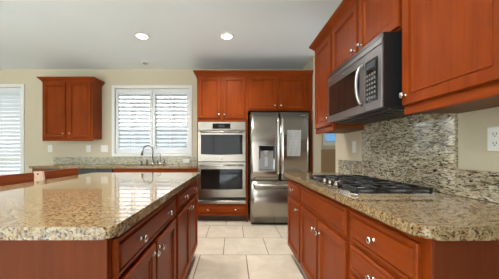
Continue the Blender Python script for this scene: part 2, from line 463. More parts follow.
# ------------------------------------------------------------------ plantation shutters
def shutter(x0, x1, z0, z1, y, pitch, tilt, label, rod_dx=0, group='plantation shutter panels', mid=None, th=.011, sw=.05):
    r = thing('shutter_panel', label, 'shutter', ((x0+x1)/2, y, z0), group)
    b = B(); t = .028
    box(b, x0, x0+sw, y-t/2, y+t/2, z0, z1, .003); box(b, x1-sw, x1, y-t/2, y+t/2, z0, z1, .003)
    box(b, x0+sw, x1-sw, y-t/2, y+t/2, z0, z0+.09, .003); box(b, x0+sw, x1-sw, y-t/2, y+t/2, z1-.075, z1, .003)
    spans = [(z0+.09, z1-.075)]
    if mid:
        box(b, x0+sw, x1-sw, y-t/2, y+t/2, mid-.04, mid+.04, .003); spans = [(z0+.09, mid-.04), (mid+.04, z1-.075)]
    obj('shutter_frame', b, SHUT, r)
    b = B(); rb = B()
    for s0, s1 in spans:
        n = max(1, round((s1-s0)/pitch)); p = (s1-s0)/n
        for i in range(n):
            z = s0+(i+.5)*p; hw = .036
            pts = []
            for k in range(10):
                a = 2*PI*k/10
                uu, vv = hw*math.cos(a), th/2*math.sin(a)
                pts.append((uu*math.cos(tilt)-vv*math.sin(tilt), uu*math.sin(tilt)+vv*math.cos(tilt)))
            A_ = [b.verts.new((x0+sw+.002, y+q[0], z+q[1])) for q in pts]; B_ = [b.verts.new((x1-sw-.002, y+q[0], z+q[1])) for q in pts]
            for k in range(10): b.faces.new([A_[k], A_[(k+1)%10], B_[(k+1)%10], B_[k]])
            b.faces.new(A_); b.faces.new(B_[::-1])
        cx = (x0+x1)/2+rod_dx
        box(rb, cx-.006, cx+.006, y-.05, y-.038, s0+.01, s1-.01, .002)
    obj('louvers', b, LOUV, r)
    obj('tilt_rod', rb, SHUT, r)
    return r
sy = YB+.03
ZM0, ZM1 = WIN[2]+.004, WIN[3]-.004
shutter(WIN[0]+.004, -1.516, ZM0, ZM1, sy, .0735, -.45, 'white louvered shutter panel, left half of the window over the sink', .02)
s2 = shutter(-1.510, WIN[1]-.004, ZM0, ZM1, sy, .0735, -.45, 'white louvered shutter panel, right half of the window beside the ovens', 0)
obj('catch', box(B(), -.90, -.885, sy-.024, sy-.013, 1.23, 1.30, .003), GREYPL, s2)
shutter(pm+.004, PAT[1]-.004, .02, PAT[3]-.004, YB+.03, .0735, -1.12, 'tall white louvered shutter in the patio doorway behind the bar stools', 0, mid=1.0)
shutter(PAT[0]+.004, pm-.004, .02, PAT[3]-.004, YB+.03, .0735, -1.12, 'tall white louvered shutter at the patio doorway edge outside the frame', 0, mid=1.0)

# ------------------------------------------------------------------ base run on the right (faces -x)
FX = .62                                    # face frame plane; door fronts at .60
ZB, ZT = .10, .869                          # box bottom / top
def base_body(t, face, plane, a0, a1, depth, m=WV, toe=.075, back_extra=0):
    b = B()
    obox(b, face, plane, a0, a1, ZB, ZT, -depth, 0, .0015, 1)
    obj('body', b, m, t)
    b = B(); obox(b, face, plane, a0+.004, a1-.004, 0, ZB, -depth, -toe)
    obj('toe_kick', b, TOE, t)
D_R = XR-.005-FX
t = thing('base_cabinet', 'narrow cherry base cabinet with one drawer and door at fridge end of cooktop run', 'cabinet', (FX+.29, 2.413, 0))
base_body(t, '-x', FX, 2.166, 2.66, D_R)
drawer(t, '-x', FX, 2.19, 2.637, .685, .838, [2.41]); door(t, '-x', FX, 2.19, 2.637, .125, .655, 2.235, .60)
t = thing('base_cabinet', 'cherry base cabinet with false drawer front and two doors below gas cooktop', 'cabinet', (FX+.29, 1.714, 0))
base_body(t, '-x', FX, 1.263, 2.165, D_R)
drawer(t, '-x', FX, 1.288, 2.14, .685, .838)
door(t, '-x', FX, 1.735, 2.14, .125, .655, 1.765, .575); door(t, '-x', FX, 1.288, 1.70, .125, .655, 1.67, .575)
t = thing('base_cabinet', 'cherry four-drawer base cabinet nearest the camera on the right', 'cabinet', (FX+.29, 1.0, 0))
base_body(t, '-x', FX, .7505, 1.262, D_R)
for z0, z1 in ((.69,.838),(.535,.665),(.335,.51),(.125,.31)): drawer(t, '-x', FX, .788, 1.24, z0, z1, [1.025])
b = B(); box(b, FX+.001, XR-.006, .742, .75, 0, ZT, .001, 1)
obj('end_panel', b, WPANEL, t)
# worktop
tag(obj('worktop', prism(B(), rrect(.578, XR-.001, .728, 2.69, (.05, 0, 0, .02)), .87, .91, .012), GRANITE, None, (.9, 1.7, .87)),
    'speckled granite worktop carrying the gas cooktop on the right', 'worktop')
# splashes
tag(obj('granite_backsplash', box(B(), XR-.021, XR-.001, 1.277, 2.20, .911, 1.384, .002, 1), GRANITE_SPLASH, None, (1.19, 1.73, .911)),
    'tall granite backsplash slab behind cooktop and under microwave', 'backsplash')
tag(obj('granite_backsplash', box(B(), XR-.021, XR-.001, .735, 1.276, .911, 1.05, .002, 1), GRANITE_SPLASH, None, (1.19, 1.0, .911)),
    'low granite backsplash strip beneath the wall outlet on the right', 'backsplash')
tag(obj('granite_backsplash', box(B(), XR-.021, XR-.001, 2.201, 2.69, .911, 1.055, .002, 1), GRANITE_SPLASH, None, (1.19, 2.44, .911)),
    'short low granite backsplash beneath the light switch near the doorway', 'backsplash')

# ------------------------------------------------------------------ upper cabinets on the right
UX = .90                                     # face frame; door fronts at .88
ZU, ZUT = 1.375, 2.245
def upper_body(t, face, plane, a0, a1, z0, z1, depth, m=WV, rail=True):
    b = B(); obox(b, face, plane, a0, a1, z0, z1, -depth, 0, .0015, 1)
    obj('body', b, m, t)
    if rail:
        b = B(); obox(b, face, plane, a0+.0005, a1-.0005, z0-.042, z0-.0005, -.024, .002, .003)
        obj('light_rail', b, WX if face == '-y' else WY, t)
D_U = XR-.003-UX
t = thing('wall_cabinet', 'single-door cherry wall cabinet left of the microwave', 'cabinet', (1.05, 2.385, ZU))
upper_body(t, '-x', UX, 2.157, 2.61, ZU, ZUT, D_U)
door(t, '-x', UX, 2.18, 2.585, ZU+.012, ZUT-.03, 2.205, 1.45)
obj('underside', box(B(), UX+.026, XR-.004, 2.16, 2.606, ZU-.034, ZU-.0005), WTAN, t)
crown(t, [(XR-.003, 2.611), (UX-.001, 2.611), (UX-.001, 2.1575)], ZUT-.015, -1, WY)
t = thing('wall_cabinet', 'short two-door cherry wall cabinet directly above the microwave', 'cabinet', (1.05, 1.696, 1.79))
upper_body(t, '-x', UX, 1.262, 2.155, 1.80, ZUT, D_U, rail=False)
door(t, '-x', UX, 1.715, 2.13, 1.812, ZUT-.03, 1.745, 1.875); door(t, '-x', UX, 1.28, 1.685, 1.812, ZUT-.03, 1.65, 1.875)
crown(t, [(UX-.001, 2.155), (UX-.001, 1.262)], ZUT-.015, -1, WY)
for y0, y1 in ((2.085, 2.155),):
    obj('filler_strip', box(B(), UX+.02, XR-.004, 2.13, 2.155, 1.384, 1.789), WV, t)
t = thing('wall_cabinet', 'large single-door cherry wall cabinet at the near right above the outlet', 'cabinet', (1.05, .99, ZU))
upper_body(t, '-x', UX, .745, 1.260, ZU, ZUT, D_U)
door(t, '-x', UX, .765, 1.252, ZU+.006, ZUT-.03, 1.227, 1.43)
obj('underside', box(B(), UX+.026, XR-.0225, .748, 1.256, ZU-.034, ZU-.0005), WTAN, t)
crown(t, [(UX-.001, 1.2595), (UX-.001, .7445), (XR-.003, .7445)], ZUT-.015, -1, WY)

# ------------------------------------------------------------------ microwave
MX, MY0, MY1, MZ0, MZ1 = .81, 1.307, 2.055, 1.385, 1.765
t = thing('microwave', 'stainless over-the-range microwave with black side above the cooktop', 'microwave', (1.0, 1.68, MZ0))
b = B(); box(b, MX+.008, XR-.003, MY0, MY1, MZ0+.002, MZ1+.032, .003, 1)
obj('body', b, BLACKPL, t)
b = B(); box(b, MX+.06, XR-.05, MY0+.03, MY1-.03, MZ0-.006, MZ0+.004, .002, 1)
for i in range(7):
    y = MY0+.09+i*.09; box(b, MX+.10, MX+.19, y, y+.05, MZ0-.010, MZ0-.006)
obj('underside_vent', b, IRON, t)
d = obj('door', panel(B(), '-x', MX+.0075, 1.472, MY1, MZ0, MZ1-.032, [(0,0),(0,.005),(.003,.0075)]), STEEL_Y, t)
obj('window', panel(B(), '-x', MX, 1.54, 2.01, MZ0+.055, MZ1-.082, [(0,0),(0,.003),(.002,.0045)]), BLACKGL, d)
hb = []
for i in range(13):
    s = i/12; hb.append((MX+.002-.040*math.sin(PI*s)**.5, 1.505, MZ0+.045+s*.255))
obj('handle', tube(B(), hb, .0095, 12), simple('handle_steel', (.55,.54,.52), .3, 1), d)
b = panel(B(), '-x', MX+.0075, MY0, 1.469, MZ0, MZ1-.032, [(0,0),(0,.005),(.003,.0075)])
p = obj('control_panel', b, STEEL_Y, t)
pp = obj('keypad', panel(B(), '-x', MX, 1.345, 1.465, MZ0+.05, MZ1-.085, [(0,0),(0,.003),(.002,.004)]), BLACKGL, p)
b = B()
for r_ in range(6):
    for c_ in range(4):
        obox(b, '-x', MX, 1.358+c_*.025, 1.374+c_*.025, MZ0+.066+r_*.027, MZ0+.080+r_*.027, .004, .0046)
obj('keys', b, simple('dim_key_print', (.13,.13,.13), .4), pp)
obj('clock', panel(B(), '-x', MX, 1.36, 1.45, MZ0+.245, MZ0+.285, [(0,.004),(0,.0045)]), DISP, pp)
b = panel(B(), '-x', MX+.0075, MY0, MY1, MZ1-.030, MZ1, [(0,0),(0,.005),(.003,.0075)])
gr = obj('top_grille', b, STEEL_Y, t)
obj('emblem', lathe(B(), (MX+.0, 1.76, MZ1-.058), (-1,0,0), [(.012,-.001),(.012,.002),(.009,.003),(0,.003)], 20), DARKSTEEL, d)

# ------------------------------------------------------------------ gas cooktop
CX0, CX1, CY0, CY1, CZ = .625, 1.085, 1.245, 2.045, .911
t = thing('gas_cooktop', 'five-burner gas cooktop with black grates set on the right granite worktop', 'cooktop', ((CX0+CX1)/2, (CY0+CY1)/2, CZ))
obj('base_plate', prism(B(), rrect(CX0, CX1, CY0, CY1, (.03,.03,.03,.03)), CZ, CZ+.012, .004, 2), CHROME, t)
obj('burner_well', prism(B(), rrect(CX0+.025, CX1-.02, CY0+.03, CY1-.03, (.03,)*4), CZ+.0121, CZ+.014), simple('cooktop_dark_enamel', (.05,.048,.046), .25, .6), t)
CYM = (CY0+CY1)/2
burn = [(CX0+.15, CY0+.15, .036), (CX1-.12, CY0+.15, .046), (CX1-.19, CYM, .056), (CX0+.15, CY1-.15, .040), (CX1-.12, CY1-.15, .036)]
for x, y, r_ in burn:
    bu = obj('burner', lathe(B(), (x, y, CZ+.014), (0,0,1), [(r_+.012,0),(r_+.010,.006),(r_,.012),(0,.012)], 24), GREYPL, t)
    obj('burner_cap', lathe(B(), (x, y, CZ+.0262), (0,0,1), [(r_,0),(r_,.006),(r_-.005,.009),(0,.0095)], 24), IRON, bu)
gz = CZ+.036
def grate(y0, y1, x0, x1, cents):
    b = B(); w = .006
    for (xa, xb, ya, yb) in ((x0,x1,y0,y0+2*w),(x0,x1,y1-2*w,y1),(x0,x0+2*w,y0,y1),(x1-2*w,x1,y0,y1)):
        box(b, xa, xb, ya, yb, gz-.009, gz, .002, 1)
    xm = (x0+x1)/2; 
    if len(cents) > 1: box(b, xm-w, xm+w, y0, y1, gz-.009, gz, .002, 1)
    for cx, cy in cents:
        xa, xb = (x0, x1) if len(cents) == 1 else ((x0, xm) if cx < xm else (xm, x1))
        for (p, q) in (((xa, cy), (cx-.022, cy)), ((xb, cy), (cx+.022, cy)), ((cx, y0), (cx, cy-.022)), ((cx, y1), (cx, cy+.022))):
            box(b, min(p[0],q[0])-(w if p[0]==q[0] else 0), max(p[0],q[0])+(w if p[0]==q[0] else 0),
                min(p[1],q[1])-(w if p[1]==q[1] else 0), max(p[1],q[1])+(w if p[1]==q[1] else 0), gz-.010, gz+.003, .002, 1)
    for x in (x0+.008, x1-.008):
        for y in (y0+.008, y1-.008): cyl(b, (x, y, CZ+.0125), (x, y, gz-.008), .008, .009, 10)
    return obj('grate', b, IRON, t)
gx0, gx1 = CX0+.035, CX1-.012
grate(CY0+.04, CY0+.278, gx0, gx1, [(burn[0][0], burn[0][1]), (burn[1][0], burn[1][1])])
grate(CYM-.125, CYM+.125, gx0+.12, gx1, [(burn[2][0], burn[2][1])])
grate(CY1-.278, CY1-.02, gx0, gx1, [(burn[3][0], burn[3][1]), (burn[4][0], burn[4][1])])
for i, (dx, dy) in enumerate(((.045,-.10),(.085,-.055),(.045,0),(.085,.055),(.045,.10))):
    kb = obj('control_knob', lathe(B(), (CX0+dx, CYM+dy, CZ+.0142), (0,0,1), [(.021,0),(.021,.004),(.017,.006),(.0155,.022),(.013,.025),(0,.0255)], 20), simple('bronze_grey_knob', (.22,.185,.15), .35, 1), t)

# ------------------------------------------------------------------ island
IX = -.405                                     # face plane; door fronts at -.40
IY0, IYM, IY1 = .785, 1.655, 2.65
def isl(label, y0, y1, d0, d1, kn, near):
    t = thing('island_cabinet', label, 'cabinet', (-.8, (y0+y1)/2, 0))
    b = B(); box(b, -1.20, IX, y0, y1, ZB, ZT, .0015, 1)
    obj('body', b, WV, t)
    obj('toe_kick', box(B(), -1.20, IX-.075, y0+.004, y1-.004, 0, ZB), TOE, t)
    drawer(t, '+x', IX, d0, d1, .712, .848, kn)
    m = (d0+d1)/2
    door(t, '+x', IX, d0, m-.012, .125, .688, m-.042, .645); door(t, '+x', IX, m+.012, d1, .125, .688, m+.042, .645)
    if near:
        obj('end_panel', box(B(), -1.24, IX+.002, y0-.018, y0-.0005, 0, ZT, .001, 1), WPANEL, t)
    return t
isl('cherry island cabinet with wide drawer over two doors, nearest the camera', IY0, IYM-.0005, .803, 1.622, [1.0, 1.42], True)
isl('cherry island cabinet with drawer over two doors, at the oven end', IYM+.0005, IY1, 1.69, 2.615, [1.93, 2.38], False)
tag(obj('worktop', prism(B(), rrect(-1.56, -.367, .735, 2.69, (.03,.03,.03,.03)), .87, .91, .012), GRANITE, None, (-.95, 1.7, .87)),
    'polished speckled granite worktop of the kitchen island', 'worktop')

# ------------------------------------------------------------------ bar stools along the island's seating side
def stool(yc, label):
    t = thing('bar_stool', label, 'stool', (-1.5, yc, 0), 'bar stools at the island')
    hw = .218
    obj('seat', prism(B(), rrect(-1.67, -1.29, yc-.21, yc+.21, (.05,)*4), .615, .655, .012), WSTOOL, t)
    rail = B()
    n = 10; zs = ((.872, .968),)
    for z0, z1 in zs:
        q = []
        for i in range(n+1):
            s = -1+2*i/n; q.append((-1.675+.022*s*s-.01, yc+hw*s))
        pts = q+[(x-.03, y) for x, y in q[::-1]]
        prism(rail, pts, z0, z1, .006, 2)
    top = obj('top_rail', rail, WSTOOL, t)
    rail = B()
    q = []
    for i in range(n+1):
        s = -1+2*i/n; q.append((-1.672+.018*s*s-.005, yc+.2*s))
    prism(rail, q+[(x-.018, y) for x, y in q[::-1]], .745, .80, .004, 2)
    obj('back_slat', rail, WSTOOL, t)
    for s in (-1, 1):
        obj('back_post', tube(B(), [(-1.655, yc+s*.195, .64), (-1.672, yc+s*.195, .874)], .016, 10), WSTOOL, t)
        for x0, x1 in ((-1.64, -1.68), (-1.33, -1.30)):
            obj('leg', tube(B(), [(x0, yc+s*.17, .614), (x1, yc+s*.195, .0)], [.019, .015], 10), WSTOOL, t)
    b = B()
    for z in (.22,):
        for s in (-1, 1): tube(b, [(-1.667, yc+s*.186, z), (-1.311, yc+s*.186, z)], .009, 8)
        tube(b, [(-1.311, yc-.186, z+.03), (-1.311, yc+.186, z+.03)], .009, 8)
    obj('foot_rail', b, WSTOOL, t)
    return t
st1 = stool(1.79, 'red-brown wooden bar stool cut off by the left edge of the photo')
st2 = stool(2.362, 'red-brown wooden bar stool nearer the sink wall, with a pale end block on its back')
PALE = wood('pale_wood', (.50,.33,.23), (.56,.38,.28), (.62,.44,.33), 2, .3, .3)
b = B()
y0 = 2.115
vs = []
for x, z in ((-1.735,.872),(-1.650,.876),(-1.665,.972),(-1.742,.970)): vs.append((x, z))
lo = [b.verts.new((x, y0-.025, z)) for x, z in vs]; hi = [b.verts.new((x, y0-.001, z)) for x, z in vs]
b.faces.new(lo); b.faces.new(hi[::-1])
for i in range(4): b.faces.new([lo[i], hi[i], hi[(i+1)%4], lo[(i+1)%4]])
eb = obj('end_block', b, PALE, st2); eb['label'] = 'pale wooden end block'
obj('screw', lathe(B(), (-1.700, y0-.0252, .948), (0,-1,0), [(.008,0),(.008,.002),(0,.003)], 12), DARKSTEEL, eb)

# ------------------------------------------------------------------ tall oven cabinet and fridge surround (face -y)
OY = 3.903                                   # face frame; door fronts at 3.883
OX0, OX1, FX1 = -.585, .222, 1.25
OVZ0, OVZ1 = .30, 1.63
t = thing('oven_cabinet', 'tall cherry cabinet housing the double wall oven', 'cabinet', ((OX0+OX1)/2, 4.19, 0))
D = YB-.003
obj('side_panel', box(B(), OX0, OX0+.026, OY, D, .2955, 1.6345), WV, t)
obj('side_panel', box(B(), OX1-.026, OX1, OY, D, .2955, 1.6345), WV, t)
obj('upper_body', box(B(), OX0, OX1, OY, D, 1.635, 2.38), WV, t)
obj('lower_body', box(B(), OX0, OX1, OY, D, ZB, .295), WV, t)
obj('back_panel', box(B(), OX0+.0265, OX1-.0265, D-.01, D, .2955, 1.6345), WV, t)
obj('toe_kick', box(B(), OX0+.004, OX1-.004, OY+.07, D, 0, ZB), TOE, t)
om = (OX0+OX1)/2
door(t, '-y', OY, OX0+.025, om-.022, 1.69, 2.355, om-.045, 1.745); door(t, '-y', OY, om+.022, OX1-.025, 1.69, 2.355, om+.045, 1.745)
drawer(t, '-y', OY, OX0+.02, OX1-.02, .145, .275, [OX0+.18, OX1-.18])
crown(t, [(OX0-.001, D), (OX0-.001, OY-.001), (OX1, OY-.001)], 2.375, -1, WX)
t = thing('fridge_cabinet', 'two-door cherry cabinet above the refrigerator with a tall side panel', 'cabinet', ((OX1+FX1)/2, 4.19, 0))
b = B(); box(b, OX1+.001, FX1, OY, D, 1.81, 2.38, .0015, 1)
obj('body', b, WV, t)
fm = (OX1+FX1)/2-.01
door(t, '-y', OY, OX1+.035, fm-.022, 1.835, 2.355, fm-.05, 1.89); door(t, '-y', OY, fm+.022, FX1-.065, 1.835, 2.355, fm+.05, 1.89)
obj('side_panel', box(B(), FX1+.001, 1.29, OY, D, 0, 2.38), WV, t)
obj('filler_strip', box(B(), OX1+.001, OX1+.02, OY, D, 0, 1.809), WV, t)
crown(t, [(OX1+.0005, OY-.001), (1.291, OY-.001)], 2.375, -1, WX)

# double wall oven
t = thing('double_wall_oven', 'stainless double wall oven with two black glass doors beside the refrigerator', 'oven', (om, 4.1, OVZ0))
ox0, ox1 = OX0+.028, OX1-.028
obj('body', box(B(), ox0, ox1, OY+.001, D-.06, OVZ0+.001, OVZ1), IRON, t)
P0 = OY
FL = [(0,0),(0,.022),(.003,.025)]
cp = obj('control_panel', panel(B(), '-y', P0, ox0-.012, ox1+.012, 1.497, 1.63, FL), STEEL, t)
dsp = obj('display', panel(B(), '-y', P0, om-.15, om+.14, 1.515, 1.60, [(0,.025),(0,.028)]), BLACKGL, cp)
obj('clock', panel(B(), '-y', P0, om-.05, om+.045, 1.54, 1.58, [(0,.028),(0,.0285)]), DISP, dsp)
def oven_door(z0, z1, gz0, gz1, hz, badge):
    d = obj('door', panel(B(), '-y', P0, ox0-.012, ox1+.012, z0, z1, [(0,.002),(0,.036),(.004,.04)]), STEEL, t)
    bm = B(); pts = []
    xa, xb = ox0+.04, ox1-.04
    for i in range(13):
        s = i/12; pts.append((xa+s*(xb-xa), gz0-.012*math.sin(PI*s)))
    vs = pts+[(xb, gz1), (xa, gz1)]
    lo = [bm.verts.new((x, P0-.0405, z)) for x, z in vs]; hi = [bm.verts.new((x, P0-.043, z)) for x, z in vs]
    bm.faces.new(lo); bm.faces.new(hi)
    for i in range(len(vs)): bm.faces.new([lo[i], lo[(i+1)%len(vs)], hi[(i+1)%len(vs)], hi[i]])
    obj('window', bm, BLACKGL, d)
    bm = tube(B(), [(ox0+.03, P0-.085, hz), (ox1-.03, P0-.085, hz)], .012, 12)
    for x in (ox0+.07, ox1-.07): cyl(bm, (x, P0-.0405, hz), (x, P0-.08, hz), .009)
    obj('handle', bm, CHROME, d)
    if badge: obj('emblem', lathe(B(), (om, P0-.0402, badge), (0,-1,0), [(.016,0),(.016,.002),(.012,.003),(0,.003)], 20), DARKSTEEL, d)
oven_door(.985, 1.489, 1.105, 1.42, 1.463, 1.03)
oven_door(.409, .977, .545, .865, .925, None)
obj('lower_vent', panel(B(), '-y', P0, ox0-.008, ox1+.008, .354, .403, [(0,0),(0,.012)]), GAP, t)
obj('lower_trim', panel(B(), '-y', P0, ox0-.012, ox1+.012, .302, .352, FL), STEEL, t)

# ------------------------------------------------------------------ refrigerator
FRY = 3.715
fx0, fx1 = .272, 1.178
fm = (fx0+fx1)/2
t = thing('refrigerator', 'stainless french-door refrigerator with water dispenser and bottom freezer drawer', 'refrigerator', (fm, 4.1, 0))
FB = simple('fridge_case_grey', (.16,.155,.15), .4, .3)
obj('case', box(B(), fx0+.004, fx1-.004, FRY+.09, YB-.06, .035, 1.75, .004), FB, t)
b = B(); box(b, fx0+.02, fx1-.02, FRY+.06, FRY+.2, 0, .034)
obj('base_grille', b, GAP, t)
def fr_front(x0, x1, z0, z1, hole=None):
    bm = B(); n = 16
    X = [x0+(x1-x0)*i/n for i in range(n+1)]; Z = [z0, z1]
    if hole:
        X = sorted(set([x for x in X if not any(abs(x-h) < .012 for h in hole[:2])]+list(hole[:2]))); Z = [z0, hole[2], hole[3], z1]
    def yf(x):
        s = (x-(fx0+fx1)/2)/((fx1-fx0)/2)
        e = min(x-x0, x1-x)
        return FRY+.016*s*s+.012*max(0, 1-e/.014)**2
    V = {(i,j): bm.verts.new((x, yf(x), z)) for i, x in enumerate(X) for j, z in enumerate(Z)}
    yb = FRY+.078
    for i in range(len(X)-1):
        for j in range(len(Z)-1):
            xm, zm = (X[i]+X[i+1])/2, (Z[j]+Z[j+1])/2
            if hole and hole[0] < xm < hole[1] and hole[2] < zm < hole[3]: continue
            bm.faces.new([V[i,j], V[i+1,j], V[i+1,j+1], V[i,j+1]]).smooth = True
    nz = len(Z)-1; nx = len(X)-1
    def bk(v): return bm.verts.new((v.co.x, yb, v.co.z))
    BB = {}
    for i in range(nx+1): BB[i,0] = bk(V[i,0]); BB[i,nz] = bk(V[i,nz])
    for i in range(nx):
        bm.faces.new([V[i,0], BB[i,0], BB[i+1,0], V[i+1,0]]); bm.faces.new([V[i,nz], V[i+1,nz], BB[i+1,nz], BB[i,nz]])
        bm.faces.new([BB[i,0], BB[i,nz], BB[i+1,nz], BB[i+1,0]])
    for i in (0, nx):
        bm.faces.new([V[i,j] for j in range(nz+1)]+[BB[i,nz], BB[i,0]])
    return bm
H = (.395, .655, .845, 1.245)
ld = obj('door', fr_front(fx0, fm-.003, .70, 1.755, H), STEEL_V, t)
rd = obj('door', fr_front(fm+.003, fx1, .70, 1.755), STEEL_V, t)
fz = obj('freezer_drawer', fr_front(fx0, fx1, .045, .688), STEEL_V, t)
def bar(pts, r): return tube(B(), pts, r, 12)
for x, d in ((fm-.033, ld), (fm+.033, rd)):
    pts = [(x, FRY+.001, .79), (x, FRY-.035, .80), (x, FRY-.052, .84), (x, FRY-.056, 1.2), (x, FRY-.052, 1.61), (x, FRY-.035, 1.65), (x, FRY+.001, 1.66)]
    obj('handle', bar(pts, .0165), CHROME, d)
pts = [(fx0+.05, FRY+.012, .635), (fx0+.06, FRY-.03, .637), (fx0+.1, FRY-.048, .637), (fm, FRY-.052, .637), (fx1-.1, FRY-.048, .637), (fx1-.06, FRY-.03, .637), (fx1-.05, FRY+.012, .635)]
obj('handle', bar(pts, .015), CHROME, fz)
# dispenser: recess liner, control strip, paddles, drip tray
b = B(); x0, x1, z0, z1 = H; yd = FRY+.074; ye = FRY+.004
for q in ((x0,x0+.008,ye,yd,z0,z1),(x1-.008,x1,ye,yd,z0,z1),(x0,x1,ye,yd,z0,z0+.012),(x0,x1,ye,yd,z1-.01,z1),(x0,x1,yd-.004,yd,z0,z1)): box(b, *q)
dp = obj('dispenser', b, simple('dispenser_liner', (.50,.50,.49), .25, .5), ld)
b = B(); box(b, x0+.008, x1-.008, FRY+.010, FRY+.03, z1-.085, z1-.01, .004)
obj('dispenser_panel', b, BLACKGL, ld)
b = B(); box(b, x0+.005, x0+.03, FRY+.006, FRY+.03, z0+.19, z1-.02, .003)
obj('dispenser_trim', b, BLACKPL, ld)
obj('dispenser_trim', box(B(), x1-.03, x1-.005, FRY+.006, FRY+.03, z0+.19, z1-.02, .003), BLACKPL, ld)
b = B(); xm = (x0+x1)/2
lathe(b, (xm, FRY+.045, z1-.085), (0,0,-1), [(.045,0),(.042,.03),(.02,.05),(.016,.07)], 16)
box(b, xm-.025, xm+.025, FRY+.055, FRY+.066, z0+.07, z0+.22, .004)
obj('paddle', b, GREYPL, ld)
b = B(); box(b, x0+.02, x1-.02, FRY+.012, FRY+.068, z0+.0125, z0+.022, .003)
obj('drip_tray', b, IRON, ld)
b = B(); box(b, 1.085, 1.125, FRY+.0075, FRY+.0105, 1.70, 1.712); lathe(b, (1.07, FRY+.0105, 1.706), (0,-1,0), [(.009,0),(.009,.003),(0,.003)], 14)
obj('emblem', b, CHROME, rd)
# sheet of paper taped to the right door
b = B(); n = 8; px0, px1, pz0, pz1 = .835, 1.06, 1.075, 1.482
g = [[b.verts.new((px0+(px1-px0)*i/4-.018*(i/4)*(1-j/n), FRY+.0005+.016*((px0+(px1-px0)*i/4-fm)/.453)**2-.004*(1-j/n)**3-.002, pz0+(pz1-pz0)*j/n)) for i in range(5)] for j in range(n+1)]
fs = [b.faces.new([g[j][i], g[j][i+1], g[j+1][i+1], g[j+1][i]]) for j in range(n) for i in range(4)]
bmesh.ops.solidify(b, geom=fs, thickness=.0008)
tag(obj('paper_sheet', b, PAPER, None, (.95, FRY, pz0)), 'white printed paper sheet stuck on the right refrigerator door', 'paper')

# ------------------------------------------------------------------ back base run under the window
BY = 3.955                                    # face frame; fronts at 3.935
bx0, bx1 = -3.33, OX0-.006
Dk = YB-.004-BY
t = thing('base_cabinet', 'plain cherry base cabinet left of the dishwasher along the sink wall', 'cabinet', (-2.96, 4.2, 0))
base_body(t, '-y', BY, bx0+.02, -2.601, Dk, m=simple('dark_cherry', (.09,.03,.015), .4))
drawer(t, '-y', BY, bx0+.04, -2.62, .69, .838, [-2.96]); door(t, '-y', BY, bx0+.04, -2.985, .125, .66, -3.02, .6); door(t, '-y', BY, -2.94, -2.62, .125, .66, -2.90, .6)
t = thing('dishwasher', 'black dishwasher set under the counter left of the sink', 'dishwasher', (-2.29, 4.2, 0))
obj('tub', box(B(), -2.597, -1.983, BY+.002, YB-.05, .1, .867), BLACKPL, t)
dd = obj('door', panel(B(), '-y', BY, -2.597, -1.983, .105, .76, [(0,0),(0,.022),(.004,.026)]), BLACKPL, t)
obj('control_strip', panel(B(), '-y', BY, -2.597, -1.983, .765, .866, [(0,0),(0,.024),(.004,.028)]), BLACKPL, t)
obj('handle', tube(B(), [(-2.54, BY-.055, .74), (-2.04, BY-.055, .74)], .01), CHROME, dd)
obj('toe_kick', box(B(), -2.59, -1.99, BY+.07, YB-.06, 0, .099), GAP, t)
t = thing('sink_cabinet', 'cherry base cabinet with two doors beneath the kitchen sink', 'cabinet', (-1.5, 4.2, 0))
b = B(); x0, x1 = -1.98, -1.022
box(b, x0, x1, BY, BY+.02, ZB, ZT); box(b, x0, x0+.018, BY+.02, YB-.004, ZB, ZT); box(b, x1-.018, x1, BY+.02, YB-.004, ZB, ZT)
box(b, x0+.018, x1-.018, BY+.02, YB-.004, ZB, ZB+.018)
obj('body', b, WV, t); obj('toe_kick', box(B(), x0, x1, BY+.075, YB-.004, 0, ZB-.0005), TOE, t)
drawer(t, '-y', BY, x0+.02, x1-.02, .69, .855); door(t, '-y', BY, x0+.02, -1.52, .125, .66, -1.555, .6); door(t, '-y', BY, -1.482, x1-.02, .125, .66, -1.447, .6)
t = thing('base_cabinet', 'narrow cherry base cabinet tucked between sink and oven tower', 'cabinet', (-.81, 4.2, 0))
base_body(t, '-y', BY, -1.02, bx1-.002, Dk)
drawer(t, '-y', BY, -1.0, bx1-.03, .69, .855, [-.8]); door(t, '-y', BY, -1.0, bx1-.03, .125, .66, -.96, .6)
# worktop with sink cut-out (four pieces fused in one mesh)
sx0, sx1, sy0, sy1 = -1.86, -1.14, 4.03, 4.36
b = wall_holes('y', 0, 1, 0, 1, 0, 1, [])
b.free(); b = B()
A_ = [bx0-.01, sx0, sx1, bx1]; Y_ = [3.925, sy0, sy1, YB-.001]
V = {(i,j,k): b.verts.new((A_[i], Y_[j], (.87,.91)[k])) for i in range(4) for j in range(4) for k in range(2)}
for i in range(3):
    for j in range(3):
        if i == 1 and j == 1: continue
        b.faces.new([V[i,j,1], V[i+1,j,1], V[i+1,j+1,1], V[i,j+1,1]]); b.faces.new([V[i,j,0], V[i,j+1,0], V[i+1,j+1,0], V[i+1,j,0]])
for i in range(3):
    b.faces.new([V[i,0,0], V[i+1,0,0], V[i+1,0,1], V[i,0,1]]); b.faces.new([V[i,3,0], V[i,3,1], V[i+1,3,1], V[i+1,3,0]])
    b.faces.new([V[0,i,0], V[0,i,1], V[0,i+1,1], V[0,i+1,0]]); b.faces.new([V[3,i,0], V[3,i+1,0], V[3,i+1,1], V[3,i,1]])
for (p, q) in (((1,1),(2,1)),((2,1),(2,2)),((2,2),(1,2)),((1,2),(1,1))):
    b.faces.new([V[(*p,0)], V[(*p,1)], V[(*q,1)], V[(*q,0)]])
tag(obj('worktop', b, GRANITE, None, (-1.95, 4.2, .87)), 'granite worktop along the sink wall beneath the window', 'worktop')
tag(obj('granite_backsplash', box(B(), bx0-.01, bx1, YB-.021, YB-.001, .911, 1.045, .002, 1), GRANITE_BACK, None, (-1.95, 4.47, .911)),
    'low grey-green granite backsplash running behind the sink', 'backsplash')
b = B()
